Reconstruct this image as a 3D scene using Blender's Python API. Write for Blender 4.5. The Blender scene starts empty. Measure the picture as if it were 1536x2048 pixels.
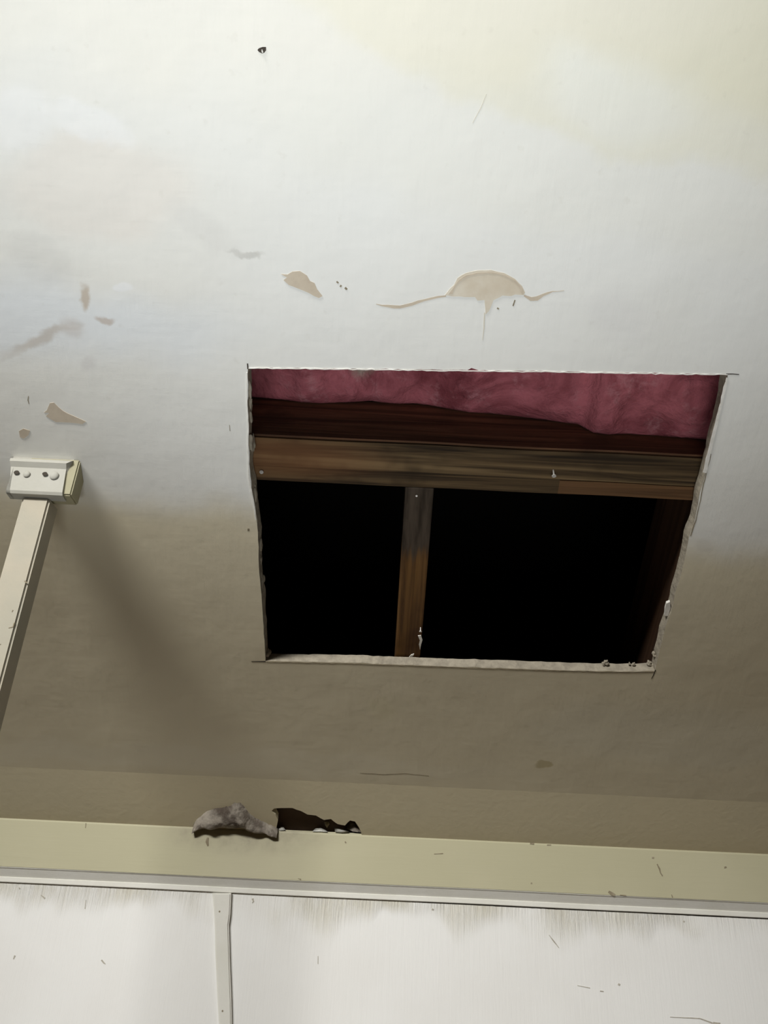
import bpy, bmesh, math, random
from mathutils import Vector, Matrix, noise
random.seed(7)
S = bpy.context.scene
COL = S.collection
R = math.radians
# ------------------------------------------------------------------ camera
PITCH, ROLL, FPX = R(28), R(2.7), 1537.0
CY = 3824.0 - 1024.0                        # image distance centre -> vanishing point of the sloping ceiling
F = Vector((0, math.cos(PITCH), math.sin(PITCH)))
R0 = Vector((1, 0, 0)); U0 = Vector((0, -math.sin(PITCH), math.cos(PITCH)))
RV = math.cos(ROLL) * R0 + math.sin(ROLL) * U0
UV = -math.sin(ROLL) * R0 + math.cos(ROLL) * U0
CAM_Z = 1.62
CP = Vector((0, 0, CAM_Z))
cd = bpy.data.cameras.new('camera'); cam = bpy.data.objects.new('camera', cd); COL.objects.link(cam)
m = Matrix((RV, UV, -F)).transposed().to_4x4(); m.translation = CP
cam.matrix_world = m
cd.sensor_fit = 'VERTICAL'; cd.sensor_height = 24; cd.lens = 24 * FPX / 2048; cd.clip_start = .01
S.camera = cam
# ------------------------------------------------------------------ light
S.view_settings.view_transform = 'Standard'; S.view_settings.look = 'None'
S.view_settings.exposure = 0.0; S.view_settings.gamma = 1; S.view_settings.use_curve_mapping = False
W = bpy.data.worlds.new('world'); S.world = W; W.use_nodes = True
W.node_tree.nodes['Background'].inputs[0].default_value = (1.0, .78, .47, 1)
W.node_tree.nodes['Background'].inputs[1].default_value = .03
def area(name, loc, target, sx, sy, power, color, spread=180):
    l = bpy.data.lights.new(name, 'AREA'); l.shape = 'RECTANGLE'; l.size = sx; l.size_y = sy
    l.energy = power; l.color = color; l.spread = R(spread)
    o = bpy.data.objects.new(name, l); COL.objects.link(o)
    z = (Vector(loc) - Vector(target)).normalized(); x = (Vector((1, 0, 0)) - z * z.x).normalized(); y = z.cross(x)
    mm = Matrix((x, y, z)).transposed().to_4x4(); mm.translation = Vector(loc) + CP
    o.matrix_world = mm
    return o
area('high_window_light', (-1.7, -2.2, 2.15), (.0, 1.6, -.09), 1.5, .5, 15.0, (1.0, .985, .94), 46)
area('low_uplight_fill', (.1, -.1, -.6), (.05, .14, .4), 1.0, .4, 4.15, (.95, .985, 1.0), 80)  # added uplight below the camera, not a window; brightens the upper ceiling
area('left_uplight_fill', (-.85, .03, -.1), (-.5, .26, .9), 1.5, .4, 2.3, (.88, .95, 1.0), 84)  # second added uplight, no window there; lifts the left of the ceiling

# ------------------------------------------------------------------ projection helpers
SL = PITCH and (math.atan(CY / FPX) - PITCH)          # ceiling slope below horizontal, away from camera
VD = Vector((0, math.cos(SL), -math.sin(SL)))         # down the slope
ND = Vector((0, math.sin(SL), math.cos(SL)))          # out of the room, into the roof
CM = Matrix((Vector((1, 0, 0)), VD, ND)).transposed().to_4x4(); CM.translation = CP + ND   # ceiling frame, underside at w=0
CMI = CM.inverted()
def ray(px, py): return (F * FPX + RV * (px - 768) - UV * (py - 1024)).normalized()
def hit(px, py, p, n):
    d = ray(px, py); return CP + d * ((p - CP).dot(n) / d.dot(n))
def uv(px, py, w=0.0):                                 # pixel -> point of the ceiling frame at height w
    q = CMI @ hit(px, py, CP + ND * (1 + w), ND); return Vector((q.x, q.y, w))
def aty(px, py, y): return hit(px, py, Vector((0, y, 0)), Vector((0, 1, 0)))
def atz(px, py, z): return hit(px, py, Vector((0, 0, z)), Vector((0, 0, 1)))

# ------------------------------------------------------------------ node helpers
class NT:
    def __init__(s, name):
        s.m = bpy.data.materials.new(name); s.m.use_nodes = True; s.t = s.m.node_tree; s.n = s.t.nodes; s.l = s.t.links
        s.b = s.n['Principled BSDF']; s.b.inputs['Roughness'].default_value = .8
        s.b.inputs['Specular IOR Level'].default_value = .25
        s.tc = s.n.new('ShaderNodeTexCoord')
    def put(s, node, i, v):
        if hasattr(v, 'is_linked') or isinstance(v, bpy.types.NodeSocket): s.l.new(v, node.inputs[i])
        elif v is not None: node.inputs[i].default_value = v
    def math(s, op, a, b=None, c=None, clamp=False):
        x = s.n.new('ShaderNodeMath'); x.operation = op; x.use_clamp = clamp
        s.put(x, 0, a); s.put(x, 1, b)
        if c is not None: s.put(x, 2, c)
        return x.outputs[0]
    def vec(s, op, a, b=None):
        x = s.n.new('ShaderNodeVectorMath'); x.operation = op; s.put(x, 0, a); s.put(x, 1, b)
        return x.outputs['Value'] if op == 'LENGTH' else x.outputs[0]
    def noise(s, scale, detail=3, rough=.5, vec=None, dist=0):
        x = s.n.new('ShaderNodeTexNoise'); x.inputs['Scale'].default_value = scale; x.inputs['Detail'].default_value = detail
        x.inputs['Roughness'].default_value = rough; x.inputs['Distortion'].default_value = dist
        s.l.new(vec or s.tc.outputs['Object'], x.inputs['Vector']); return x
    def map(s, v, scale=(1, 1, 1), rot=(0, 0, 0), loc=(0, 0, 0)):
        x = s.n.new('ShaderNodeMapping'); x.inputs['Scale'].default_value = scale; x.inputs['Rotation'].default_value = rot
        x.inputs['Location'].default_value = loc; s.l.new(v, x.inputs['Vector']); return x.outputs[0]
    def ramp(s, f, a, b, lo=0.0, hi=1.0, smooth=True):
        x = s.n.new('ShaderNodeMapRange'); x.interpolation_type = 'SMOOTHSTEP' if smooth else 'LINEAR'
        s.put(x, 0, f); x.inputs[1].default_value = a; x.inputs[2].default_value = b
        x.inputs[3].default_value = lo; x.inputs[4].default_value = hi; return x.outputs[0]
    def mix(s, f, a, b):
        x = s.n.new('ShaderNodeMix'); x.data_type = 'RGBA'
        s.put(x, 0, f)
        for i, v in ((6, a), (7, b)):
            if isinstance(v, tuple): v = (*v[:3], 1)
            s.put(x, i, v)
        return x.outputs[2]
    def bump(s, h, strength, dist, prev=None):
        x = s.n.new('ShaderNodeBump'); x.inputs['Strength'].default_value = strength; x.inputs['Distance'].default_value = dist
        s.l.new(h, x.inputs['Height'])
        if prev: s.l.new(prev, x.inputs['Normal'])
        return x.outputs[0]
    def out(s, color=None, normal=None, rough=None):
        if color is not None: s.put(s.b, 'Base Color', (*color, 1) if isinstance(color, tuple) else color)
        if normal is not None: s.l.new(normal, s.b.inputs['Normal'])
        if rough is not None: s.put(s.b, 'Roughness', rough)
        return s.m
    def blob(s, p, c, rx, ry, rot=0, soft=.4):
        """soft ellipse mask around c (object space), radii rx, ry"""
        q = s.vec('SUBTRACT', p, tuple(c))
        q = s.map(q, rot=(0, 0, -rot)); q = s.map(q, scale=(1 / rx, 1 / ry, 0))
        return s.ramp(s.vec('LENGTH', q), 1 + soft, 1 - soft)

# ------------------------------------------------------------------ mesh helpers
def link(name, me, mat, parent=None, mw=None):
    o = bpy.data.objects.new(name, me); COL.objects.link(o)
    if mat: me.materials.append(mat)
    if parent: o.parent = parent
    if mw is not None: o.matrix_world = mw
    return o
def obj(name, bm, mat, parent=None, mw=None, smooth=False):
    bmesh.ops.recalc_face_normals(bm, faces=bm.faces)
    me = bpy.data.meshes.new(name); bm.to_mesh(me); bm.free()
    if smooth:
        for p in me.polygons: p.use_smooth = True
    return link(name, me, mat, parent, mw)
def tag(o, label=None, cat=None, group=None, kind=None):
    if label: o['label'] = label
    if cat: o['category'] = cat
    if group: o['group'] = group
    if kind: o['kind'] = kind
    return o
def empty(name, loc):
    o = bpy.data.objects.new(name, None); COL.objects.link(o); o.empty_display_size = .05; o.location = loc; return o
def child(name, bm, mat, parent, smooth=False):          # bm given in world space
    bpy.context.view_layer.update()
    inv = Matrix.Translation(-parent.location) if parent.type == 'EMPTY' else parent.matrix_world.inverted()
    bm.transform(inv); return obj(name, bm, mat, parent, smooth=smooth)
def box(bm, lo, hi, bev=0.0):
    r = bmesh.ops.create_cube(bm, size=1); vs = r['verts']
    for v in vs:
        v.co = Vector([lo[i] + (v.co[i] + .5) * (hi[i] - lo[i]) for i in range(3)])
    if bev:
        es = list({e for v in vs for e in v.link_edges})
        bmesh.ops.bevel(bm, geom=es, offset=bev, segments=2, affect='EDGES', profile=.6)
def prism(bm, pts, off):                                 # pts: polygon, off: extrusion vector
    vs = [bm.verts.new(p) for p in pts]; f = bm.faces.new(vs)
    r = bmesh.ops.extrude_face_region(bm, geom=[f])
    bmesh.ops.translate(bm, verts=[g for g in r['geom'] if isinstance(g, bmesh.types.BMVert)], vec=off)
def profile_x(bm, prof, x0, x1, seg=1):                  # (y, z) profile swept along x
    rings = []
    for k in range(seg + 1):
        x = x0 + (x1 - x0) * k / seg
        rings.append([bm.verts.new((x, y, z)) for y, z in prof])
    n = len(prof)
    for a, b in zip(rings, rings[1:]):
        for i in range(n): bm.faces.new((a[i], a[(i + 1) % n], b[(i + 1) % n], b[i]))
    bm.faces.new(rings[0]); bm.faces.new(rings[-1][::-1])
def rough_line(pts, step, amp, seed=0):                  # subdivide a closed px outline and roughen it
    out = []
    for i, p in enumerate(pts):
        q = pts[(i + 1) % len(pts)]
        L = math.dist(p, q); n = max(1, int(L / step))
        for k in range(n):
            t = k / n; x = p[0] + (q[0] - p[0]) * t; y = p[1] + (q[1] - p[1]) * t
            if k:
                x += amp * noise.noise(Vector((x * .13, y * .13, seed))) * 2
                y += amp * noise.noise(Vector((x * .13, y * .13, seed + 9))) * 2
            out.append((x, y))
    return out

# ------------------------------------------------------------------ materials
def ceiling_material():
    t = NT('aged_ceiling_paint')
    P = t.tc.outputs['Object']
    big = t.noise(1.6, 3); mid = t.noise(7, 4); fine = t.noise(60, 4)
    warp = t.vec('ADD', P, t.vec('SCALE', t.vec('SUBTRACT', mid.outputs['Color'], (.5, .5, .5)), None))
    sc = warp.node.inputs[1].links[0].from_node; sc.inputs['Scale'].default_value = .09
    w2n = t.noise(34, 4, .6)
    warp2 = t.vec('ADD', warp, t.vec('SCALE', t.vec('SUBTRACT', w2n.outputs['Color'], (.5, .5, .5)), None))
    warp2.node.inputs[1].links[0].from_node.inputs['Scale'].default_value = .02
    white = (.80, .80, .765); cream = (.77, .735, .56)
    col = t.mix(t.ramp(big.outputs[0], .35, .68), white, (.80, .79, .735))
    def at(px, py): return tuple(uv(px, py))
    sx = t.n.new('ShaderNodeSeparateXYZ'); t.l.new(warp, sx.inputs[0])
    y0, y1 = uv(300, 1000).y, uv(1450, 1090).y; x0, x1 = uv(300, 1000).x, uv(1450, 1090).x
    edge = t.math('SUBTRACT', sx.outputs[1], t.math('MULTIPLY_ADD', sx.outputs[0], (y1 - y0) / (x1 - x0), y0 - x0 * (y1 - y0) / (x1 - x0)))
    col = t.mix(t.ramp(edge, -.03, .05), col, (.70, .635, .475))           # warm tone of the light on the lower slope, put into the paint colour
    def spot(col, px, py, rx, ry, rot, c, f=1.0, soft=.4, wp=None):
        a = at(px, py); s = 1.0 / FPX * 1.05
        m = t.blob(wp or warp, a, rx * s, ry * s, rot, soft)
        return t.mix(t.math('MULTIPLY', m, f), col, c)
    col = spot(col, 1330, -60, 760, 260, R(12), cream, .8, .07, warp2)          # old yellowed paint, top right
    col = spot(col, 420, -130, 800, 210, 0, (.83, .80, .71), .6, .35)
    col = spot(col, 1230, 190, 120, 60, R(15), (.83, .84, .80), .6, .5)
    col = spot(col, 1180, 330, 620, 110, R(6), (.79, .78, .71), .5, .3)
    col = spot(col, 200, 380, 170, 75, R(-8), (.80, .75, .68), .55, .3)
    col = spot(col, 190, 268, 75, 34, 0, (.85, .85, .83), .7, .3, warp2)
    col = spot(col, 40, 250, 60, 50, 0, (.85, .85, .83), .6, .3)
    col = spot(col, 95, 530, 60, 40, 0, (.70, .69, .65), .5, .4)
    col = spot(col, 480, 489, 26, 5, 0, (.55, .54, .5), .7, .5, warp2)
    col = spot(col, 265, 565, 22, 12, 0, (.86, .86, .85), .8, .3)
    col = spot(col, 400, 450, 60, 22, R(30), (.72, .71, .67), .5, .5)
    tan = (.55, .47, .38)
    col = spot(col, 90, 650, 330, 75, 0, (.77, .81, .85), .6, .6)
    col = spot(col, 86, 690, 72, 9, R(-17), (.55, .50, .44), .75, .7, warp2)
    col = spot(col, 150, 675, 24, 20, R(30), (.62, .58, .54), .6, .6, warp2)
    col = spot(col, 30, 712, 42, 7, R(-25), (.66, .63, .58), .5, .6, warp2)
    col = spot(col, 183, 590, 9, 30, R(8), tan, .85, .5, warp2)
    col = spot(col, 222, 646, 18, 7, R(8), (.55, .48, .42), .8, .5, warp2)
    col = spot(col, 180, 745, 16, 12, R(-40), (.66, .64, .62), .5, .5, warp2)
    col = spot(col, 1250, 640, 60, 50, 0, (.72, .71, .70), .3, .5)
    col = spot(col, 770, 1415, 30, 40, 0, (.72, .66, .45), .35, .5)
    col = spot(col, 1088, 1528, 26, 12, 0, (.50, .43, .26), .85, .25, warp2)
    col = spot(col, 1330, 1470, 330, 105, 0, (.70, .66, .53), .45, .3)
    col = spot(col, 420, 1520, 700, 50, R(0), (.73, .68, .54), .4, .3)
    col = spot(col, 1425, 1085, 22, 16, 0, (.62, .58, .50), .3, .6, warp2)
    col = t.mix(t.ramp(fine.outputs[0], .62, .78, 0, .12), col, (.5, .46, .38))
    # brushed and rolled paint relief
    br = t.noise(1, 4, .6, t.map(P, scale=(120, 14, 1)))
    br2 = t.noise(1, 4, .6, t.map(P, scale=(10, 90, 1)))
    n1 = t.bump(mid.outputs[0], .25, .010)
    n1 = t.bump(br.outputs[0], .10, .002, n1); n1 = t.bump(br2.outputs[0], .07, .002, n1)
    n1 = t.bump(t.noise(420, 2).outputs[0], .10, .0006, n1)
    return t.out(col, n1, .62)
def simple(name, c, c2=None, scale=20, rough=.7, bumpd=.0, bs=80, spec=.25):
    t = NT(name); n = t.noise(scale, 4, .6)
    col = t.mix(t.ramp(n.outputs[0], .35, .7), c, c2 or c)
    nm = t.bump(t.noise(bs, 4).outputs[0], .5, bumpd) if bumpd else None
    t.b.inputs['Specular IOR Level'].default_value = spec
    return t.out(col, nm, rough)
def wood(name, dark, mid, light, axis='x', stain=None, scale=1.0):
    t = NT(name); P = t.tc.outputs['Object']
    sc = {'x': (2.2, 55, 55), 'y': (55, 2.2, 55)}[axis]
    st = t.map(P, scale=tuple(a * scale for a in sc))
    g = t.noise(1, 5, .62, st, .8)
    w2 = t.noise(1, 3, .5, t.map(P, scale=tuple(a * .3 * scale for a in sc)), 2.5)
    col = t.mix(t.ramp(g.outputs[0], .36, .66), dark, mid)
    col = t.mix(t.ramp(w2.outputs[0], .42, .68), col, light)
    blot = t.noise(9, 3, .6)
    col = t.mix(t.ramp(blot.outputs[0], .52, .72, 0, .65), col, dark)
    nm = t.bump(g.outputs[0], .5, .002)
    return t, P, col, nm
M = {}
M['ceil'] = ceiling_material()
M['gypsum'] = simple('gypsum_core', (.37, .33, .26), (.27, .24, .19), 70, .9, .003, 180)
M['paper'] = simple('torn_paper', (.85, .83, .78), (.72, .70, .64), 60, .8, .001)
M['tan'] = simple('exposed_tan_paper', (.60, .52, .41), (.53, .45, .35), 40, .85)
M['tanlight'] = simple('exposed_tan_paper_light', (.71, .65, .54), (.62, .54, .42), 22, .85)
M['dark'] = simple('dark_crack', (.06, .05, .04), None, 40, .9)
M['grime_shade'] = simple('brown_grime_and_shade', (.22, .18, .12), (.32, .28, .2), 90, .9)
M['soffit'] = simple('tan_beige_paint', (.64, .57, .40), (.60, .54, .385), 3, .7, .0008, 90)
M['metal'] = simple('dull_steel', (.55, .53, .5), (.35, .33, .3), 200, .4, spec=.8)
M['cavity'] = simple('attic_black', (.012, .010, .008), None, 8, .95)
M['brown'] = simple('dark_brown_board', (.115, .075, .052), (.09, .06, .045), 18, .85, .002)
M['debris'] = simple('grey_fibrous_debris', (.62, .56, .48), (.20, .16, .13), 38, .95, .012, 70)

def beam_material():
    t = NT('cream_gloss_paint'); n = t.noise(3.5, 3); f = t.noise(26, 5, .65)
    col = t.mix(t.ramp(n.outputs[0], .35, .7), (.47, .445, .305), (.51, .48, .34))
    d = t.blob(t.tc.outputs['Object'], tuple(aty(470, 1690, 1.58)), .16, .035, 0, .6)
    # smudged grime under the torn patch: mask in x/z
    P = t.tc.outputs['Object']
    q = t.vec('SUBTRACT', P, tuple(aty(480, 1668, 1.58))); q = t.map(q, scale=(1 / .17, 0, 1 / .035))
    d = t.ramp(t.vec('LENGTH', q), 1.3, .2)
    col = t.mix(t.math('MULTIPLY', d, t.ramp(f.outputs[0], .35, .75, .2, .8)), col, (.26, .22, .17))
    st = t.noise(1, 4, .6, t.map(P, scale=(4, 4, 60)))
    col = t.mix(t.ramp(st.outputs[0], .62, .8, 0, .25), col, (.40, .37, .25))
    return t.out(col, t.bump(st.outputs[0], .15, .002), .55)
M['beam'] = beam_material()
M['trim'] = simple('white_trim_paint', (.74, .73, .68), (.70, .69, .63), 12, .55, .0006, 120)
M['trimgrey'] = M['trim']
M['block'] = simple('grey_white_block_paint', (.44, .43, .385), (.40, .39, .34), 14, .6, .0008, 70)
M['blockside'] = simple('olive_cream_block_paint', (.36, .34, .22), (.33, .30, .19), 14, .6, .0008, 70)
M['faint'] = simple('faint_scratch', (.66, .62, .52), None, 30, .8)
M['post'] = simple('cream_post_paint', (.37, .345, .275), (.42, .375, .29), 9, .55, .0008, 60)

def wall_material():
    t = NT('white_painted_plywood'); P = t.tc.outputs['Object']
    top = aty(768, 1800, 1.596).z
    x = t.n.new('ShaderNodeSeparateXYZ'); t.l.new(P, x.inputs[0])
    lowx = t.noise(1, 3, .6, t.map(P, scale=(4.3, 0, 0), loc=(2.1, 0, 0)))
    depth = t.math('SUBTRACT', top, x.outputs[2])                      # distance below the trim
    reach = t.ramp(lowx.outputs[0], .38, .70, .006, .085, False)
    msk = t.math('MULTIPLY', t.ramp(t.math('DIVIDE', depth, reach), 1.45, 0.0), t.ramp(t.noise(6, 3).outputs[0], .35, .55, .25, 1))            # ragged band of cracked paint
    cr = t.noise(1, 5, .7, t.map(P, scale=(260, 1, 12)), .2)
    crk = t.ramp(cr.outputs[0], .52, .44)
    fine = t.noise(1, 4, .6, t.map(P, scale=(190, 1, 14)))
    blot = t.noise(5, 4)
    col = t.mix(t.ramp(blot.outputs[0], .4, .7), (.85, .85, .84), (.82, .815, .80))
    stain = t.noise(14, 4, .6)
    col = t.mix(t.math('MULTIPLY', msk, t.ramp(stain.outputs[0], .3, .7, .15, .6)), col, (.74, .70, .56))
    col = t.mix(t.math('MULTIPLY', t.math('MULTIPLY', crk, msk), .2), col, (.50, .45, .32))
    h = t.math('MULTIPLY', cr.outputs[0], t.math('ADD', t.math('MULTIPLY', msk, .95), .05))
    nm = t.bump(h, .75, .0065); nm = t.bump(fine.outputs[0], .16, .002, nm)
    return t.out(col, nm, .6)
M['wall'] = wall_material()

# ------------------------------------------------------------------ sloping ceiling with the cut opening
Vc = uv(768, 1569).y                                     # where the slope ends
OUT = [(-2.4, -2.2), (2.4, -2.2), (2.4, Vc), (-2.4, Vc)]
TH = .019
hole_px = [(496, 735), (640, 737), (760, 738), (935, 740), (943, 736), (950, 738), (958, 741), (1090, 742), (1230, 745), (1456, 748),
           (1449, 790), (1441, 820), (1432, 855), (1424, 890), (1415, 930), (1408, 960), (1400, 985), (1396, 1010), (1390, 1040), (1378, 1075), (1371, 1110),
           (1362, 1150), (1352, 1180), (1345, 1215), (1332, 1250), (1325, 1280), (1317, 1312), (1310, 1342),
           (1250, 1343), (1110, 1340), (940, 1334), (850, 1331), (790, 1329), (700, 1325), (600, 1323), (531, 1322),
           (529, 1280), (526, 1240), (523, 1190), (519, 1150), (517, 1110), (516, 1080), (514, 1040), (508, 1000), (503, 975), (500, 940), (499, 905), (495, 880), (497, 850), (495, 820), (496, 780)]
loop_px = rough_line(hole_px, 11, .9, 3)
def ceiling():
    bm = bmesh.new()
    lo = [bm.verts.new((*uv(*p).xy, 0)) for p in loop_px]
    cx = sum(v.co.x for v in lo) / len(lo); cy = sum(v.co.y for v in lo) / len(lo)
    n = len(lo); hi = []
    for v in lo:                                         # torn back edge of the board, wavers in and out
        d = Vector((cx - v.co.x, cy - v.co.y)).normalized()
        k = noise.noise(Vector((v.co.x * 26, v.co.y * 26, 2)))
        side = abs(d.x) > .75 if abs(v.co.y - cy) < .22 else False
        amp = (.0015 + .008 * max(0, k)) if v.co.x < cx and abs(v.co.x - cx) > .25 else (.001 + .0035 * max(0, k))
        d = Vector((math.copysign(1, d.x), 0)) if abs(v.co.x - cx) > .25 and amp > .0011 else d
        hi.append(bm.verts.new((v.co.x + d.x * amp, v.co.y + d.y * amp, TH)))
    o1 = [bm.verts.new((*p, 0)) for p in OUT]; o2 = [bm.verts.new((*p, TH)) for p in OUT]
    def ring(vs): return [bm.edges.new((vs[i], vs[(i + 1) % len(vs)])) for i in range(len(vs))]
    e1 = ring(lo) + ring(o1); e2 = ring(hi) + ring(o2)
    bmesh.ops.triangle_fill(bm, edges=e1, use_beauty=True, use_dissolve=False)
    bmesh.ops.triangle_fill(bm, edges=e2, use_beauty=True, use_dissolve=False)
    for i in range(n):
        j = (i + 1) % n; f = bm.faces.new((lo[i], lo[j], hi[j], hi[i])); f.material_index = 1
    for i in range(4):
        j = (i + 1) % 4; bm.faces.new((o1[i], o1[j], o2[j], o2[i]))
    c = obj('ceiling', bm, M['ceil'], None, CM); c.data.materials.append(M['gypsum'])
    return tag(c, kind='structure')
CEIL = ceiling()
def ceil_part(name, px, mat, th=.0006, step=9, amp=1.0, seed=1, label=None, w0=0):
    bm = bmesh.new(); pts = [Vector((*uv(*p).xy, w0 + .0001)) for p in rough_line(px, step, amp, seed)]
    prism(bm, pts, Vector((0, 0, -th)))
    o = obj(name, bm, mat, CEIL); tag(o, label)
    return o
def strip_px(pts, w):                                    # polyline with width(s) -> outline
    a, b = [], []
    for i, p in enumerate(pts):
        q = pts[min(i + 1, len(pts) - 1)]; r = pts[max(i - 1, 0)]
        dx, dy = q[0] - r[0], q[1] - r[1]; L = math.hypot(dx, dy) or 1
        k = (p[2] if len(p) > 2 else w) / 2
        a.append((p[0] - dy / L * k, p[1] + dx / L * k)); b.append((p[0] + dy / L * k, p[1] - dx / L * k))
    return a + b[::-1]
# peeled paint patches
ceil_part('peeled_paint_patch', [(562, 548), (575, 549), (585, 543), (600, 542), (614, 551), (620, 562), (629, 566), (634, 578), (645, 592), (638, 596), (618, 586), (596, 577), (578, 570), (567, 560), (574, 555)], M['tan'], label='bare tan patch where the paint has flaked off')
ceil_part('peeled_paint_patch', [(890, 590), (900, 577), (908, 570), (915, 556), (932, 546), (955, 541), (982, 540), (1008, 546), (1030, 558), (1044, 572), (1050, 585), (1047, 590), (1030, 589), (1022, 592), (1005, 591), (994, 597), (987, 600), (978, 622), (971, 629), (969, 600), (955, 601), (950, 594), (930, 594), (906, 593)], M['tanlight'], label='half round blistered water stain above the opening')
ceil_part('peeled_paint_patch', [(905, 588), (912, 570), (925, 558), (945, 550), (975, 546), (1005, 550), (1026, 561), (1038, 575), (1042, 586), (1046, 588), (1046, 578), (1032, 562), (1010, 550), (982, 544), (955, 545), (932, 550), (917, 560), (905, 577), (897, 588)], M['tan'], th=.0009, label='darker rim of the stain')
ceil_part('peeled_paint_patch', [(88, 825), (94, 820), (100, 806), (108, 805), (118, 815), (134, 826), (150, 833), (172, 843), (165, 848), (140, 845), (112, 844), (98, 836), (92, 832), (99, 826)], M['tan'])
ceil_part('peeled_paint_patch', [(38, 862), (47, 857), (60, 861), (57, 870), (48, 877), (40, 874)], M['tan'])
ceil_part('stain_line', strip_px([(752, 608, 1), (775, 612, 5), (800, 614, 6), (825, 608, 6), (850, 600, 4), (875, 594, 4), (892, 592, 3)], 4), M['tan'], th=.0003)
ceil_part('stain_line', strip_px([(1048, 591, 3), (1062, 598, 8), (1074, 597, 9), (1086, 590, 5), (1105, 583, 2), (1128, 581, 1)], 4), M['tan'], th=.0003)
ceil_part('hairline_crack', strip_px([(969, 625, 2), (968, 655, 2.2), (965, 680, 1)], 2), M['faint'], th=.0004, amp=.5)
for a, b, wd in (((673, 563), (677, 566), 3), ((680, 571), (683, 573), 4), ((690, 575), (694, 579), 4), ((994, 616), (998, 618), 3), ((1030, 600), (1026, 612), 2.5)):
    ceil_part('pinhole', strip_px([(*a, wd), (*b, wd)], wd), M['grime_shade'], th=.0004, amp=.2)
ceil_part('scratch', strip_px([(973, 188, 1), (962, 215, 1.4), (945, 246, 1)], 2), M['faint'], th=.0003, amp=.6)
# saw overcuts at the corners of the opening, cracks
for pts in ([(495, 727, 2.5), (496, 738, 3)], [(1452, 748, 2), (1478, 749, 1.6)], [(503, 1323, 1.2), (531, 1323, 2)], [(1311, 1340, 2), (1306, 1352, 1.5), (1303, 1357, 1)],
            ):
    ceil_part('saw_overcut', strip_px(pts, 2), M['dark'], th=.0004, amp=.4, step=12)
ceil_part('hairline_crack', strip_px([(57, 792, 1.5), (56, 800, 2), (58, 808, 1)], 2), M['grime_shade'], th=.0003, amp=.3)
ceil_part('hairline_crack', strip_px([(459, 850, 1), (460, 862, 1)], 2), M['grime_shade'], th=.0003, amp=.3)
ceil_part('pinhole', strip_px([(497, 1057, 4), (497, 1062, 4)], 2), M['grime_shade'], th=.0003, amp=.3)
ceil_part('hairline_crack', strip_px([(720, 1546, .6), (770, 1549, 1.0), (810, 1547, .8), (858, 1552, .6)], 2), M['grime_shade'], th=.0003, amp=.3, label='thin dark crack near the foot of the slope')
ceil_part('edge_shadow_and_gap', strip_px([(533, 1324, 1.2), (700, 1327.5, 1.4), (850, 1333, 2), (940, 1336.5, 1.2), (1110, 1342, 2.2), (1250, 1345, 2.4), (1309, 1344, 2)], 2), M['grime_shade'], th=.0004, amp=.6)  # shadow along the cut paper edge, put in as a dark strip
ceil_part('edge_shadow_and_gap', strip_px([(1422, 908, 1), (1416, 930, 2), (1407, 968, 2), (1401, 1000, 1.6), (1392, 1040, 1.6), (1381, 1072, 2)], 2), M['grime_shade'], th=.0004, amp=.8)
# torn white paper lip along the near side of the opening
lip = [(497, 737), (640, 738.5), (770, 740), (935, 742.5), (960, 743), (1100, 744), (1230, 747), (1455, 750)]
ceil_part('torn_paper_lip', [(x, y - 1.6) for x, y in lip] + [(x, y) for x, y in lip[::-1]], M['paper'], th=.0012, step=9, amp=.9, seed=5)
ceil_part('torn_paper_lip', strip_px([(1454, 755, 4), (1440, 815, 5), (1424, 880, 6), (1409, 945, 7)], 5), M['paper'], th=.001, step=9, amp=.8, seed=8)
ceil_part('torn_paper_lip', strip_px([(494, 745, 2), (494, 800, 2), (497, 860, 2), (496, 905, 2), (498, 960, 3), (506, 1000, 3), (512, 1040, 2)], 2), M['paper'], th=.001, step=9, amp=.6, seed=11)
# gypsum chunks left on the cut edge
def chunk(px, py, w, r, name, parent, mat, seed, sx=1, sy=1):
    bm = bmesh.new(); bmesh.ops.create_icosphere(bm, subdivisions=3, radius=r)
    for v in bm.verts:
        k = 1 + .7 * noise.noise(v.co / r * 1.1 + Vector((seed, 0, 0))) + .2 * noise.noise(v.co / r * 4)
        v.co = Vector((v.co.x * sx, v.co.y * sy, v.co.z)) * k
    c = uv(px, py, w)
    bmesh.ops.translate(bm, verts=bm.verts, vec=c)
    return obj(name, bm, mat, parent, smooth=True)
for i, (px, py, w, r, sx, sy) in enumerate(((499, 778, .008, .005, .7, 2.4), (500, 806, .012, .005, .6, 2), (500, 833, .012, .0045, .7, 2), (501, 886, .008, .0055, .7, 2.6), (507, 884, .016, .005, .5, 2.4),
        (509, 990, .010, .006, .6, 3), (514, 1020, .012, .004, .5, 4), (521, 1090, .012, .005, .6, 2.4), (521, 1118, .014, .004, .6, 2.2), (524, 1160, .012, .005, .8, 3), (535, 1308, .012, .006, .8, 1.4))):
    chunk(px, py, w, r, 'gypsum_chunk', CEIL, M['gypsum'], i * 3.1, sx, sy)
bm = bmesh.new()                                          # pale chip hanging at the right-hand edge
prism(bm, [uv(*p, .004) for p in ((1333, 1207), (1340, 1204), (1341, 1216), (1336, 1232), (1329, 1232), (1330, 1218))], Vector((.001, 0, .006)))
obj('gypsum_chunk', bm, M['paper'], CEIL)
for i, (px, py, r) in enumerate(((1212, 1325, .004), (1259, 1327, .002), (1267, 1328, .0025), (1298, 1326, .004), (1304, 1331, .004), (1309, 1308, .004), (1208, 1327, .003))):
    chunk(px, py, .014, r, 'gypsum_chunk', CEIL, M['gypsum'], 40 + i)
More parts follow.
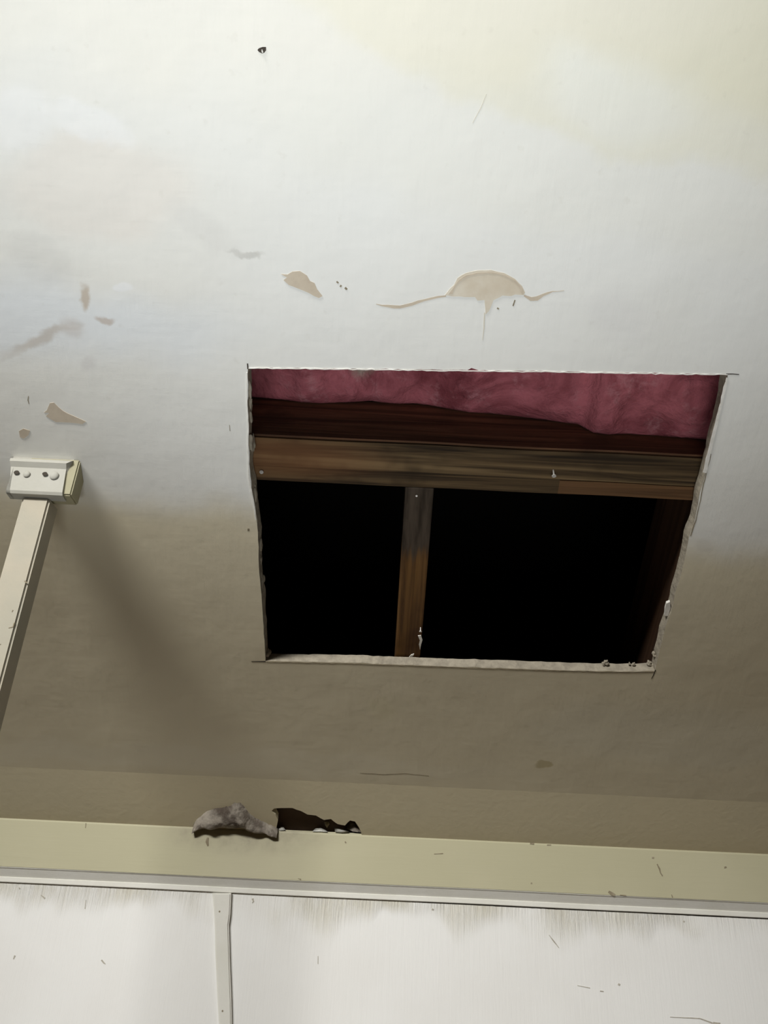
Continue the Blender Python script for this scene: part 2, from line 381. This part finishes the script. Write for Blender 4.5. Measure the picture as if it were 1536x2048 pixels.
# small gouge at the top with a sliver of white paper
ceil_part('screw_hole', [(515, 100), (518, 96.5), (525, 94), (532, 94), (532, 101), (528, 106), (524, 107), (518, 104)], M['dark'], th=.0006, step=20, amp=0)
ceil_part('paper_sliver', [(523.5, 99), (525, 99), (527, 105), (525, 106), (523.6, 104)], M['paper'], th=.0016, step=20, amp=0)

# ------------------------------------------------------------------ low soffit, beam, trim, back wall
YB, YW = 1.58, 1.596
corner = CM @ Vector((0, Vc, 0)); ztop = aty(768, 1671, YB).z
def sof(px, py):                                          # pixel on the soffit plane
    a = Vector((0, corner.y, corner.z)); d = Vector((0, YB - corner.y, ztop - corner.z)).normalized()
    return hit(px, py, a, Vector((0, -d.z, d.y)))
def soffit():
    bm = bmesh.new(); th = Vector((0, 0, .012))
    tear = rough_line([(545, 1664), (553, 1655), (556, 1640), (551, 1630), (543, 1622), (548, 1617), (562, 1616), (585, 1616), (602, 1622), (615, 1629), (632, 1631), (648, 1640), (654, 1639),
                       (662, 1638), (675, 1648), (690, 1651), (700, 1641), (710, 1643), (718, 1655), (722, 1664), (724, 1672)], 7, .6, 4)
    tear = tear[:tear.index((724, 1672)) + 1]             # drop the closing side
    yl, zl = YB + .02, None
    d = Vector((0, YB - corner.y, ztop - corner.z)); d = d / d.y
    def P(x, y): return Vector((x, y, corner.z + d.z * (y - corner.y)))
    hole = [sof(*p) for p in tear if True]
    hole = [P(h.x, min(h.y, YB + .010)) for h in hole]
    far = YB + .015
    # boundary: far edge follows the wall, notch follows the tear
    xs = sorted(hole, key=lambda h: h.x)
    outline = [P(-2.4, corner.y - .0), P(2.4, corner.y), P(2.4, far), P(hole[-1].x, far)] + hole[::-1] + [P(hole[0].x, far), P(-2.4, far)]
    vs = [bm.verts.new(p) for p in outline]
    es = [bm.edges.new((vs[i], vs[(i + 1) % len(vs)])) for i in range(len(vs))]
    bmesh.ops.triangle_fill(bm, edges=es, use_beauty=True)
    r = bmesh.ops.extrude_face_region(bm, geom=bm.faces[:])
    bmesh.ops.translate(bm, verts=[g for g in r['geom'] if isinstance(g, bmesh.types.BMVert)], vec=th)
    o = obj('ceiling', bm, M['soffit']); tag(o, kind='structure')
    # dark board seen through the torn hole
    b2 = bmesh.new(); lo = P(-.4, YB - .22); hi = P(.2, YB + .02)
    prism(b2, [P(-.42, YB - .24) + th * 1.8, P(.2, YB - .24) + th * 1.8, P(.2, YB + .09) + th * 1.8, P(-.42, YB + .09) + th * 1.8], Vector((0, 0, .01)))
    box(b2, (-.42, YB + .06, ztop - .001), (.2, YB + .075, ztop + .03)); box(b2, (-.425, YB + .022, ztop + .008), (-.415, YB + .075, ztop + .03)); box(b2, (.195, YB + .022, ztop + .008), (.205, YB + .075, ztop + .03))
    obj('backing_board', b2, M['brown'], o)
    return o, P
SOF, SP = soffit()
def beam_profile():
    zb = aty(768, 1769, YB).z
    return zb
zb = beam_profile()
bm = bmesh.new()
profile_x(bm, [(YB, zb), (YB, ztop - .004), (YB + .001, ztop - .001), (YB + .004, ztop + .002), (YB + .018, ztop + .002), (YB + .018, zb)], -2.4, 2.4, 24)
for v in bm.verts:                                       # slight waver of old timber
    v.co.z += .0012 * noise.noise(Vector((v.co.x * 2.2, v.co.z * 3, 0)))
BEAM = obj('trim_1', bm, M['beam']); tag(BEAM, kind='structure')
def beam_mark(px, mat=M['grime_shade'], y=YB, amp=.4, name='scuff_mark', par=None, dy=-.0006):
    b = bmesh.new(); prism(b, [aty(*p, y) for p in rough_line(px, 8, amp, 3)], Vector((0, dy, 0)))
    return obj(name, b, mat, par or BEAM)
for pts in ([(416, 1675, 4), (414, 1684, 6), (416, 1692, 3)], [(172, 1646, 1), (171, 1656, 1.6)], [(1306, 1714, 4), (1306, 1717, 4)], [(1314, 1728, 2), (1319, 1738, 3), (1321, 1746, 2), (1325, 1752, 2)],
            [(1450, 1733, 4), (1451, 1736, 5)], [(1217, 1783, 4), (1224, 1788, 7), (1230, 1790, 4)], [(1240, 1790, 2), (1252, 1791, 2)], [(1343, 1789, 1), (1345, 1795, 2)], [(1063, 1765, 3), (1063, 1768, 3)],
            [(690, 1683, 2.5), (692, 1686, 2.5)], [(596, 1757, 1), (602, 1759, 3)], [(1060, 1687, 3), (1068, 1688, 3)], [(1094, 1690, 2), (1102, 1690, 2)], [(868, 1708, 1), (886, 1707, 1.5)]):
    beam_mark(strip_px(pts, 2))
# moulding under the beam: a face leaning back, then an upright lip
z1 = aty(768, 1789, YB + .012).z; z2 = aty(768, 1800, YB + .012).z
bm = bmesh.new()
profile_x(bm, [(YB + .001, zb + .0005), (YB + .0165, zb + .0005), (YB + .0165, z2), (YB + .0125, z2), (YB + .0115, z2 + .001), (YB + .0115, z1 - .001), (YB + .013, z1), (YB + .004, zb - .003), (YB + .001, zb - .001)], -2.4, 2.4, 24)
for v in bm.verts: v.co.z += .0010 * noise.noise(Vector((v.co.x * 3.2, 5, 0)))
TRIM = obj('trim_2', bm, M['trim']); tag(TRIM, kind='structure')
bm = bmesh.new()
prism(bm, [(-2.4, YW, 0), (2.4, YW, 0), (2.4, YW, ztop - .002), (-2.4, YW, ztop - .002)], Vector((0, .1, 0)))
WALL = obj('wall_back', bm, M['wall']); tag(WALL, kind='structure')
M['scuff'] = simple('grey_wall_scuff', (.50, .47, .41), (.36, .33, .28), 200, .8)
def wall_mark(pts, mat=M['scuff'], amp=.4): beam_mark(strip_px(pts, 2), mat, YW, amp, 'wall_scuff', WALL)
wall_mark([(612, 1786.5, .4), (700, 1790, 1.6), (800, 1799, 1.2), (850, 1804.5, 1.2), (1000, 1812, 1.8), (1120, 1818, 1.4), (1250, 1823, 2.4), (1400, 1831, 2.6), (1536, 1837, 2.8), (1620, 1841, 2.8)], M['dark'])
for pts in ([(27, 1918, 2), (30, 1911, 3)], [(203, 1920, 3), (208, 1926, 3), (211, 1928, 1)], [(172, 1800, .8), (170, 1818, 1.2)], [(505, 1797, 4), (507, 1803, 3), (504, 1806, 1)], [(864, 1818, 4), (867, 1820, 3)],
            [(1098, 1870, 1), (1107, 1882, 2.4), (1118, 1896, 1)], [(1236, 1968, 4), (1240, 1970, 4)], [(1200, 1982, 2), (1207, 1983, 2)], [(1155, 1971, 1), (1180, 1976, 1.5)], [(1340, 2034, 1), (1400, 2037, 2), (1425, 2046, 3)],
            [(1426, 2046, 5), (1440, 2049, 7)], [(1366, 1842, 3), (1369, 1844, 3)], [(636, 1912, 1), (636, 1928, 1.3)], [(38, 1775, 2), (40, 1778, 3)], [(82, 1790, 2), (90, 1797, 3)]):
    wall_mark(pts)
# batten strip nailed over the panel joint, its head flares
bt = YW - .0095
outl = [(424, 1786), (462, 1786), (460, 1828), (457, 1850), (459, 1920), (462, 2000), (463, 2060), (466, 2160), (492, 3000), (470, 3000), (442, 2160), (438, 2060), (434, 1990), (430, 1900), (429, 1850), (427, 1815)]
bm = bmesh.new(); prism(bm, [aty(*p, bt) for p in outl], Vector((0, .0095, 0)))
bmesh.ops.bevel(bm, geom=[e for e in bm.edges if all(abs(v.co.y - bt) < 1e-5 for v in e.verts)], offset=.002, segments=2, affect='EDGES')
BAT = empty('batten_strip', aty(443, 1900, YW))
tag(BAT, 'narrow white painted vertical batten strip nailed over the joint of the white wall panels', 'batten')
child('strip', bm, M['trim'], BAT)
for p in ((439, 1823), (445, 2022)):
    bm = bmesh.new(); bmesh.ops.create_cone(bm, cap_ends=True, segments=12, radius1=.0018, radius2=.0014, depth=.001)
    bmesh.ops.rotate(bm, verts=bm.verts, matrix=Matrix.Rotation(R(90), 3, 'X')); bmesh.ops.translate(bm, verts=bm.verts, vec=aty(*p, bt))
    child('nail_head', bm, M['grime_shade'], BAT)

# ------------------------------------------------------------------ torn soffit debris
def debris():
    bm = bmesh.new()
    topl = [(388, 1648), (392, 1640), (402, 1632), (414, 1622), (430, 1617), (445, 1615), (460, 1612), (468, 1606), (480, 1606), (488, 1612), (496, 1624), (508, 1634), (524, 1642), (542, 1650), (556, 1657)]
    rows = 9; grid = []
    for i, (x, y) in enumerate(rough_line(topl, 4, 1.2, 6)[:-30] if False else [(topl[0][0] + (topl[-1][0] - topl[0][0]) * k / 60, None) for k in range(61)]):
        for a, b in zip(topl, topl[1:]):
            if a[0] <= x <= b[0]: yt = a[1] + (b[1] - a[1]) * (x - a[0]) / (b[0] - a[0])
        yt += 1.6 * noise.noise(Vector((x * .22, 0, 0))) + 1.2 * noise.noise(Vector((x * .7, 3, 0)))
        yb = 1652 + (x - 388) * .048
        top = sof(x, min(yt, yb - 1)); bot = aty(x, yb, YB + .004)
        col = []
        for r in range(rows + 1):
            t = r / rows; p = top.lerp(bot, t)
            bulge = math.sin(math.pi * t) * .020 + .006 * noise.noise(Vector((p.x * 55, p.y * 55, 1))) * (t > 0) * (t < 1)
            col.append(bm.verts.new(p + Vector((0, -.5, -.8)) * bulge * (1 if 0 < r < rows else 0)))
        back = bot.copy(); back.z += .01; back.y += .006
        grid.append(col)
    for a, b in zip(grid, grid[1:]):
        for r in range(rows): bm.faces.new((a[r], b[r], b[r + 1], a[r + 1]))
    bmesh.ops.solidify(bm, geom=bm.faces[:], thickness=-.003)
    o = obj('fallen_insulation_clump', bm, M['debris'], smooth=True)
    return tag(o, 'grey brown fibrous clump sagging from the torn soffit onto the cream beam', 'debris clump')
debris()
def flap(px, lift, mat=M['soffit']):
    bm = bmesh.new(); pts = [aty(*p, YB - .001) for p in px]
    c = sum(pts, Vector()) / len(pts)
    vs = [bm.verts.new(p + Vector((0, .006 if p.z > c.z else 0, 0))) for p in pts]; cv = bm.verts.new(c + Vector((0, -lift, 0)))
    for i in range(len(vs)): bm.faces.new((vs[i], vs[(i + 1) % len(vs)], cv))
    bmesh.ops.solidify(bm, geom=bm.faces[:], thickness=.0012)
    return child('curled_paint_flap', bm, mat, SOF, True)
flap([(557, 1658), (561, 1652), (567, 1654), (571, 1660), (560, 1661)], .003, M['trim'])
flap([(624, 1663), (631, 1656), (641, 1655), (650, 1659), (656, 1664), (640, 1663)], .004, M['trim'])
flap([(668, 1655), (678, 1656), (690, 1659), (699, 1664), (684, 1666), (670, 1664)], .004, M['trim'])
flap([(648, 1641), (656, 1639), (659, 1648), (654, 1656), (650, 1650)], .003)
flap([(688, 1655), (699, 1642), (708, 1643), (717, 1655), (722, 1665), (706, 1663)], .005, M['debris'])

# ------------------------------------------------------------------ roof framing seen through the opening
def frame_obj(name, bm, mat, label, cat, origin):
    """mesh is built in the ceiling frame; object origin goes to origin (ceiling frame)"""
    bmesh.ops.translate(bm, verts=bm.verts, vec=-Vector(origin))
    mw = CM @ Matrix.Translation(origin)
    return tag(obj(name, bm, mat, None, mw), label, cat)
W1 = TH + .004
hA, hB = uv(510, 876, W1), uv(1418, 919, W1); hC, hD = uv(507, 956, W1), uv(1396, 1004, W1)
yn = (hA.y + hB.y) / 2; yf = (hC.y + hD.y) / 2; XL, XR = hA.x - .35, hB.x + .25
split = uv(1300, 968, W1).y
t, P, col, nm = wood('weathered_header_timber', (.022, .013, .006), (.125, .08, .037), (.22, .148, .072), 'x')
rust = t.blob(P, (-.30, .028, -.0), .14, .03, 0, .6); col = t.mix(t.math('MULTIPLY', rust, .5), col, (.26, .12, .05))
M['header'] = t.out(col, nm, .8)
t, P, col, nm = wood('tan_header_timber', (.09, .046, .02), (.19, .10, .044), (.25, .14, .064), 'x'); M['header2'] = t.out(col, nm, .8)
JT = uv(840, 1110, W1).y - (yf + .001 + Vc + .05) / 2
t, P, col, nm = wood('brown_joist_timber', (.05, .022, .008), (.18, .09, .025), (.24, .125, .04), 'y')
x = t.n.new('ShaderNodeSeparateXYZ'); t.l.new(P, x.inputs[0])
g2 = t.ramp(t.noise(1, 4, .6, t.map(P, scale=(60, 7, 60))).outputs[0], .35, .65)
grey = t.ramp(t.math('ADD', x.outputs[1], t.math('MULTIPLY', t.noise(1, 3, .6, t.map(P, scale=(90, 6, 90))).outputs[0], .10)), JT + .065, JT + .03)
col = t.mix(grey, col, t.mix(g2, (.075, .056, .04), (.025, .017, .01)))
M['joist'] = t.out(col, nm, .75)
t, P, col, nm = wood('dark_red_brown_timber', (.03, .014, .007), (.055, .026, .012), (.08, .04, .02), 'y'); M['joist_dark'] = t.out(col, nm, .85)
t, P, col, nm = wood('dark_brown_header_plank', (.07, .034, .018), (.17, .082, .042), (.25, .125, .066), 'x'); M['plank'] = t.out(col, nm, .85)
def sag_box(bm, lo, hi, seg=30):
    prof = [(lo[1], lo[2]), (hi[1], lo[2]), (hi[1], hi[2]), (lo[1], hi[2])]
    profile_x(bm, prof, lo[0], hi[0], seg)
    for v in bm.verts: v.co.y += .0012 * noise.noise(Vector((v.co.x * 7, v.co.y * 9, v.co.z * 5)))
HO = Vector((uv(950, 930, W1).x, yn, W1))
H = CM @ HO
HEAD = bpy.data.objects.new('header_beam', None); COL.objects.link(HEAD); HEAD.matrix_world = CM @ Matrix.Translation(HO); HEAD.empty_display_size = .05
tag(HEAD, 'doubled brown timber header running across the opening in the ceiling', 'timber beam')
def hpart(name, lo, hi, mat, label=None, seg=30):
    bm = bmesh.new(); sag_box(bm, Vector(lo) - HO, Vector(hi) - HO, seg)
    return tag(obj(name, bm, mat, HEAD), label)
# the upper plank stands on edge (its near side shows dark), the lit undersides are two boards
xg = uv(1120, 960, W1).x
hpart('timber_plank', (XL, yn - .004, W1 + .006), (XR, yn + .010, W1 + .16), M['plank'], 'dark brown near face of the header')
hpart('timber_underside', (XL, yn - .001, W1), (XR, split, W1 + .05), M['header'])
hpart('timber_underside', (XL, split + .0005, W1 + .0006), (xg, yf, W1 + .05), M['header'])
hpart('timber_underside', (xg, split + .0018, W1 + .0006), (XR, yf, W1 + .05), M['header2'], 'cleaner orange tan board')
# joists
ja, jb = uv(811, 978, W1), uv(873, 982, W1)
def joist(x0, x1, y0, y1, mat, label, h=.14):
    o = Vector(((x0 + x1) / 2, (y0 + y1) / 2, W1)); bm = bmesh.new()
    box(bm, Vector((x0, y0, W1)) - o, Vector((x1, y1, W1 + h)) - o, .0015)
    j = obj('ceiling_joist', bm, mat, None, CM @ Matrix.Translation(o)); return tag(j, label, 'joist', 'joists above the ceiling')
yend = Vc + .05
joist(ja.x, jb.x - .004, yf + .001, yend, M['joist'], 'brown joist in the middle of the opening, grey near the header and orange tan below', .05)
xr = uv(1330, 1200, W1).x
joist(xr + .008, xr + .046, yf + .001, yend, M['joist_dark'], 'dark red brown joist along the right-hand edge of the opening', .15)
# pink insulation batt
def insulation():
    lo_px = [(480, 800), (500, 801), (560, 806), (600, 812), (640, 814), (700, 811), (740, 808), (765, 812), (800, 815), (830, 814), (860, 818), (900, 825), (940, 832), (980, 834), (1040, 840), (1100, 848), (1140, 854), (1160, 856), (1190, 873), (1220, 877), (1260, 876), (1330, 881), (1425, 888), (1480, 890)]
    yi = yn - .006
    bm = bmesh.new(); nx, ny = 150, 60
    x0, x1 = hA.x - .06, hB.x + .12; y0 = uv(900, 735, 0).y - .12
    def wat(u):
        best = None
        # height on the plank face at which the batt's edge shows, interpolated from the photo
        pts = edge
        if u <= pts[0][0]: return pts[0][1]
        for a, b in zip(pts, pts[1:]):
            if a[0] <= u <= b[0]: return a[1] + (b[1] - a[1]) * (u - a[0]) / (b[0] - a[0])
        return pts[-1][1]
    edge = []
    for px, py in lo_px:
        h = hit(px, py, CM @ Vector((0, yi, 0)), VD); q = CMI @ h; edge.append((q.x, q.z))
    g = []
    for j in range(ny + 1):
        s = j / ny; row = []
        for i in range(nx + 1):
            u = x0 + (x1 - x0) * i / nx; y = yi + (y0 - yi) * s
            w = wat(u) + .020 * (1 - math.exp(-s * 5)) * 0
            roundd = .016 * math.exp(-s * 22)
            q = Vector((u, y, 0))
            w += roundd - .016 * math.sin(min(1, s * 1.1) * math.pi) ** 2 * 0
            w += (0.016 * noise.noise(q * 11) + .009 * noise.noise(q * 27 + Vector((3, 1, 0))) + .003 * noise.noise(q * 75)) * min(1, s * 9 + .15)
            w = max(w, TH + .012)
            row.append(bm.verts.new((u, y, w)))
        g.append(row)
    for a, b in zip(g, g[1:]):
        for i in range(nx): bm.faces.new((a[i], a[i + 1], b[i + 1], b[i]))
    # body of the batt above
    top = [bm.verts.new((x0, yi, .2)), bm.verts.new((x1, yi, .2)), bm.verts.new((x1, y0, .2)), bm.verts.new((x0, y0, .2))]
    bm.faces.new(top)
    bm.faces.new([top[0]] + g[0] + [top[1]]); bm.faces.new([top[3]] + g[-1] + [top[2]])
    bm.faces.new([top[0]] + [r[0] for r in g] + [top[3]]); bm.faces.new([top[1]] + [r[-1] for r in g] + [top[2]])
    t = NT('pink_fibreglass'); P = t.tc.outputs['Object']
    n = t.noise(9, 5, .65, None, .8); n2 = t.noise(30, 5, .7); n3 = t.noise(160, 4, .7)
    col = t.mix(t.ramp(n.outputs[0], .34, .66), (.20, .045, .055), (.47, .14, .165))
    col = t.mix(t.ramp(n2.outputs[0], .52, .75, 0, .6), col, (.56, .26, .28))
    o = Vector((uv(950, 800, W1).x, yi, W1))
    gp = uv(720, 748, .06) - o
    col = t.mix(t.blob(t.vec('ADD', P, t.vec('MULTIPLY', t.vec('SUBTRACT', n2.outputs['Color'], (.5, .5, .5)), (.03, .03, .03))), (gp.x, gp.y, 0), .022, .03, 0, .5), col, (.36, .36, .28))
    nm = t.bump(n.outputs[0], .6, .02); nm = t.bump(n2.outputs[0], .6, .008, nm); nm = t.bump(n3.outputs[0], .5, .002, nm)
    M['pink'] = t.out(col, nm, .95)
    bmesh.ops.translate(bm, verts=bm.verts, vec=-o)
    ob = obj('insulation_batt', bm, M['pink'], None, CM @ Matrix.Translation(o), smooth=True)
    tag(ob, 'pink fibreglass insulation batt bulging behind the near edge of the ceiling opening', 'insulation')
insulation()
# nails
def nail(px, py, w, r, ln, tilt, label):
    bm = bmesh.new()
    bmesh.ops.create_cone(bm, cap_ends=True, segments=12, radius1=r, radius2=r, depth=.0012)
    b = bmesh.ops.create_cone(bm, cap_ends=True, segments=10, radius1=r * .45, radius2=r * .2, depth=ln)
    bmesh.ops.translate(bm, verts=b['verts'], vec=(0, 0, ln / 2))
    o = obj('nail', bm, M['metal'], None, CM @ Matrix.Translation(uv(px, py, w)) @ Matrix.Rotation(R(tilt), 4, 'X'), smooth=False)
    return tag(o, label, 'nail', 'nails in the roof timber')
nail(1108, 952, W1 - .010, .0032, .02, 25, 'bent steel nail sticking out of the header near its tan board')
nail(523, 944, W1 - .003, .003, .012, 0, 'nail head sunk in the header at its left end')
nail(841, 1263, W1 - .006, .0022, .016, 30, 'bright nail near the lower end of the middle joist')
nail(833, 992, W1 - .005, .0016, .012, -30, 'small pale nail at the top of the middle joist beside the header')
def splinter(px, label):
    bm = bmesh.new(); c = uv(*px[0], W1 - .003)
    prism(bm, [uv(*p, W1 - .003) - c for p in px], Vector((0, 0, .0015)))
    return tag(obj('paper_scrap', bm, M['paper'], None, CM @ Matrix.Translation(c)), label, 'paper scrap', 'paper scraps stapled to the joist')
splinter([(836, 1272), (842, 1271), (845, 1280), (842, 1290), (840, 1300), (838, 1290), (840, 1281)], 'ragged pale paper scrap hanging low on the middle joist')
splinter([(817, 1316), (822, 1310), (828, 1308), (827, 1311), (822, 1315)], 'tiny pale paper scrap at the foot of the middle joist')
# near-black box added round the roof space to keep light out
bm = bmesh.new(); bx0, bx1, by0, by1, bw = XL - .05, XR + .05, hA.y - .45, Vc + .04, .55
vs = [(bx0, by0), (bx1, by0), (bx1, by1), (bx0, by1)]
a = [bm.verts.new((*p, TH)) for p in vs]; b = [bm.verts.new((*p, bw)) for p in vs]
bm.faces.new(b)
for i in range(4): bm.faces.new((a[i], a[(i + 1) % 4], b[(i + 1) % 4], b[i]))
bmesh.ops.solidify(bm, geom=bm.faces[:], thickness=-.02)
tag(obj('attic_blackout_box', bm, M['cavity'], None, CM), kind='structure')

# ------------------------------------------------------------------ post with its head block
def post():
    pc = CM @ uv(75, 907); yb = pc.y                        # near face of the block
    root = empty('support_post', (0, 0, 0))
    tl, tr = aty(9, 906, yb), aty(139, 913, yb)
    bl, br = aty(24, 992, yb), aty(133, 982, yb)
    zu = aty(80, 987, yb).z; back = atz(140, 1013, zu).y
    xl = aty(12, 960, yb).x; xr = aty(125, 960, yb).x
    fx0, fz = (xl + xr) / 2, -0.0
    root.location = (atz(75, 985, zu).x - .02, yb + .02, 0)
    def zc(y): return (CP.z + (1 - ND.y * y) / ND.z)         # ceiling height at y
    # block: side outline follows the sloping ceiling
    bm = bmesh.new()
    t1 = .020                                               # face board thickness
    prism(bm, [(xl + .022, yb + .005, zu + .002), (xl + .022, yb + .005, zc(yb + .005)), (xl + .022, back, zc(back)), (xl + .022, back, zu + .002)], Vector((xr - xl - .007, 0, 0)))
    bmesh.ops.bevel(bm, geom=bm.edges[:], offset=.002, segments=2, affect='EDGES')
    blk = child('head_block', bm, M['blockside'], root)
    bm = bmesh.new(); zt = zc(yb)
    zm = aty(75, 921, yb).z
    prof = [(yb + .004, zt + .003), (yb + .006, zm + .006), (yb - .001, zm + .001), (yb - .0025, zm - .004), (yb + .002, zm - .011), (yb + .001, zu + .004), (yb + .003, zu), (yb + t1 - .001, zu - .001), (yb + t1 - .001, zc(yb + t1))]
    profile_x(bm, prof, xl - .003, xr, 12)
    for v in bm.verts:
        k = (zt - v.co.z)
        if v.co.x > xr - .003: v.co.x += .006 * (1 if v.co.z > zm else 0) + max(0, .004 * (zm - .01 - v.co.z) / .04)
        if v.co.x < xl + .003: v.co.x += .013 * max(0, (zm - v.co.z)) / (zm - zu)
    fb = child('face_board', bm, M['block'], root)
    for (px, py, r, dark) in ((33, 945, .004, 1), (53, 948, .005, 0), (90, 948, .004, 1), (108, 951, .0065, 0)):
        bm = bmesh.new(); c = aty(px, py, yb)
        if dark:
            n = 9; pts = [c + Vector((math.cos(a) * r * (1 + .5 * noise.noise(Vector((a, px, 0)))), 0, math.sin(a) * r * .8)) for a in [2 * math.pi * k / n for k in range(n)]]
            prism(bm, pts, Vector((0, -.0006, 0)))
        else:
            bmesh.ops.create_uvsphere(bm, u_segments=20, v_segments=12, radius=r)
            for v in bm.verts: v.co.y *= .45
            bmesh.ops.translate(bm, verts=bm.verts, vec=c + Vector((0, .0005, 0)))
        child('screw_hole' if dark else 'bolt_head', bm, M['dark'] if dark else M['block'], root, smooth=not dark)
    # shaft
    y0 = yb + .012
    a, b = aty(47, 985, y0), aty(103, 985, y0); c0 = aty(-60, 1400, y0); c1 = aty(-7, 1400, y0)
    sl = (c1.x - b.x) / (c1.z - b.z); wdt = b.x - a.x; dep = .034
    bm = bmesh.new()
    zt2 = zu + .001; x0t = a.x
    def ring(z): 
        x = x0t + sl * (z - a.z)
        return [(x, y0, z), (x + wdt, y0, z), (x + wdt, y0 + dep, z), (x, y0 + dep, z)]
    rt = [bm.verts.new(p) for p in ring(zt2)]; rb = [bm.verts.new(p) for p in ring(0.0)]
    bm.faces.new(rt); bm.faces.new(rb)
    for i in range(4): bm.faces.new((rt[i], rt[(i + 1) % 4], rb[(i + 1) % 4], rb[i]))
    bmesh.ops.bevel(bm, geom=bm.edges[:], offset=.003, segments=3, affect='EDGES')
    sh = child('shaft', bm, M['post'], root)
    for p in ([(49, 1162, 2), (54, 1166, 3)], [(24, 1224, 1), (26, 1220, 2)], [(17, 1256, 1), (26, 1254, 2), (29, 1245, 2)], [(-2, 1290, 1), (2, 1288, 1)]):
        bm = bmesh.new(); prism(bm, [aty(*q, y0) for q in strip_px(p, 2)], Vector((0, -.0005, 0))); child('nick', bm, M['grime_shade'], root)
    tag(root, 'cream painted wooden post rising at the left edge to a bolted block under the ceiling', 'post')
post()

# ------------------------------------------------------------------ floor
t = NT('brown_floorboards'); g = t.noise(1, 4, .6, t.map(t.tc.outputs['Object'], scale=(2, 30, 1)))
mt = t.out(t.mix(g.outputs[0], (.30, .2, .12), (.42, .3, .19)), None, .6)
bm = bmesh.new(); box(bm, (-2.4, -3, -.1), (2.4, YW, 0)); tag(obj('floor', bm, mt), kind='structure')
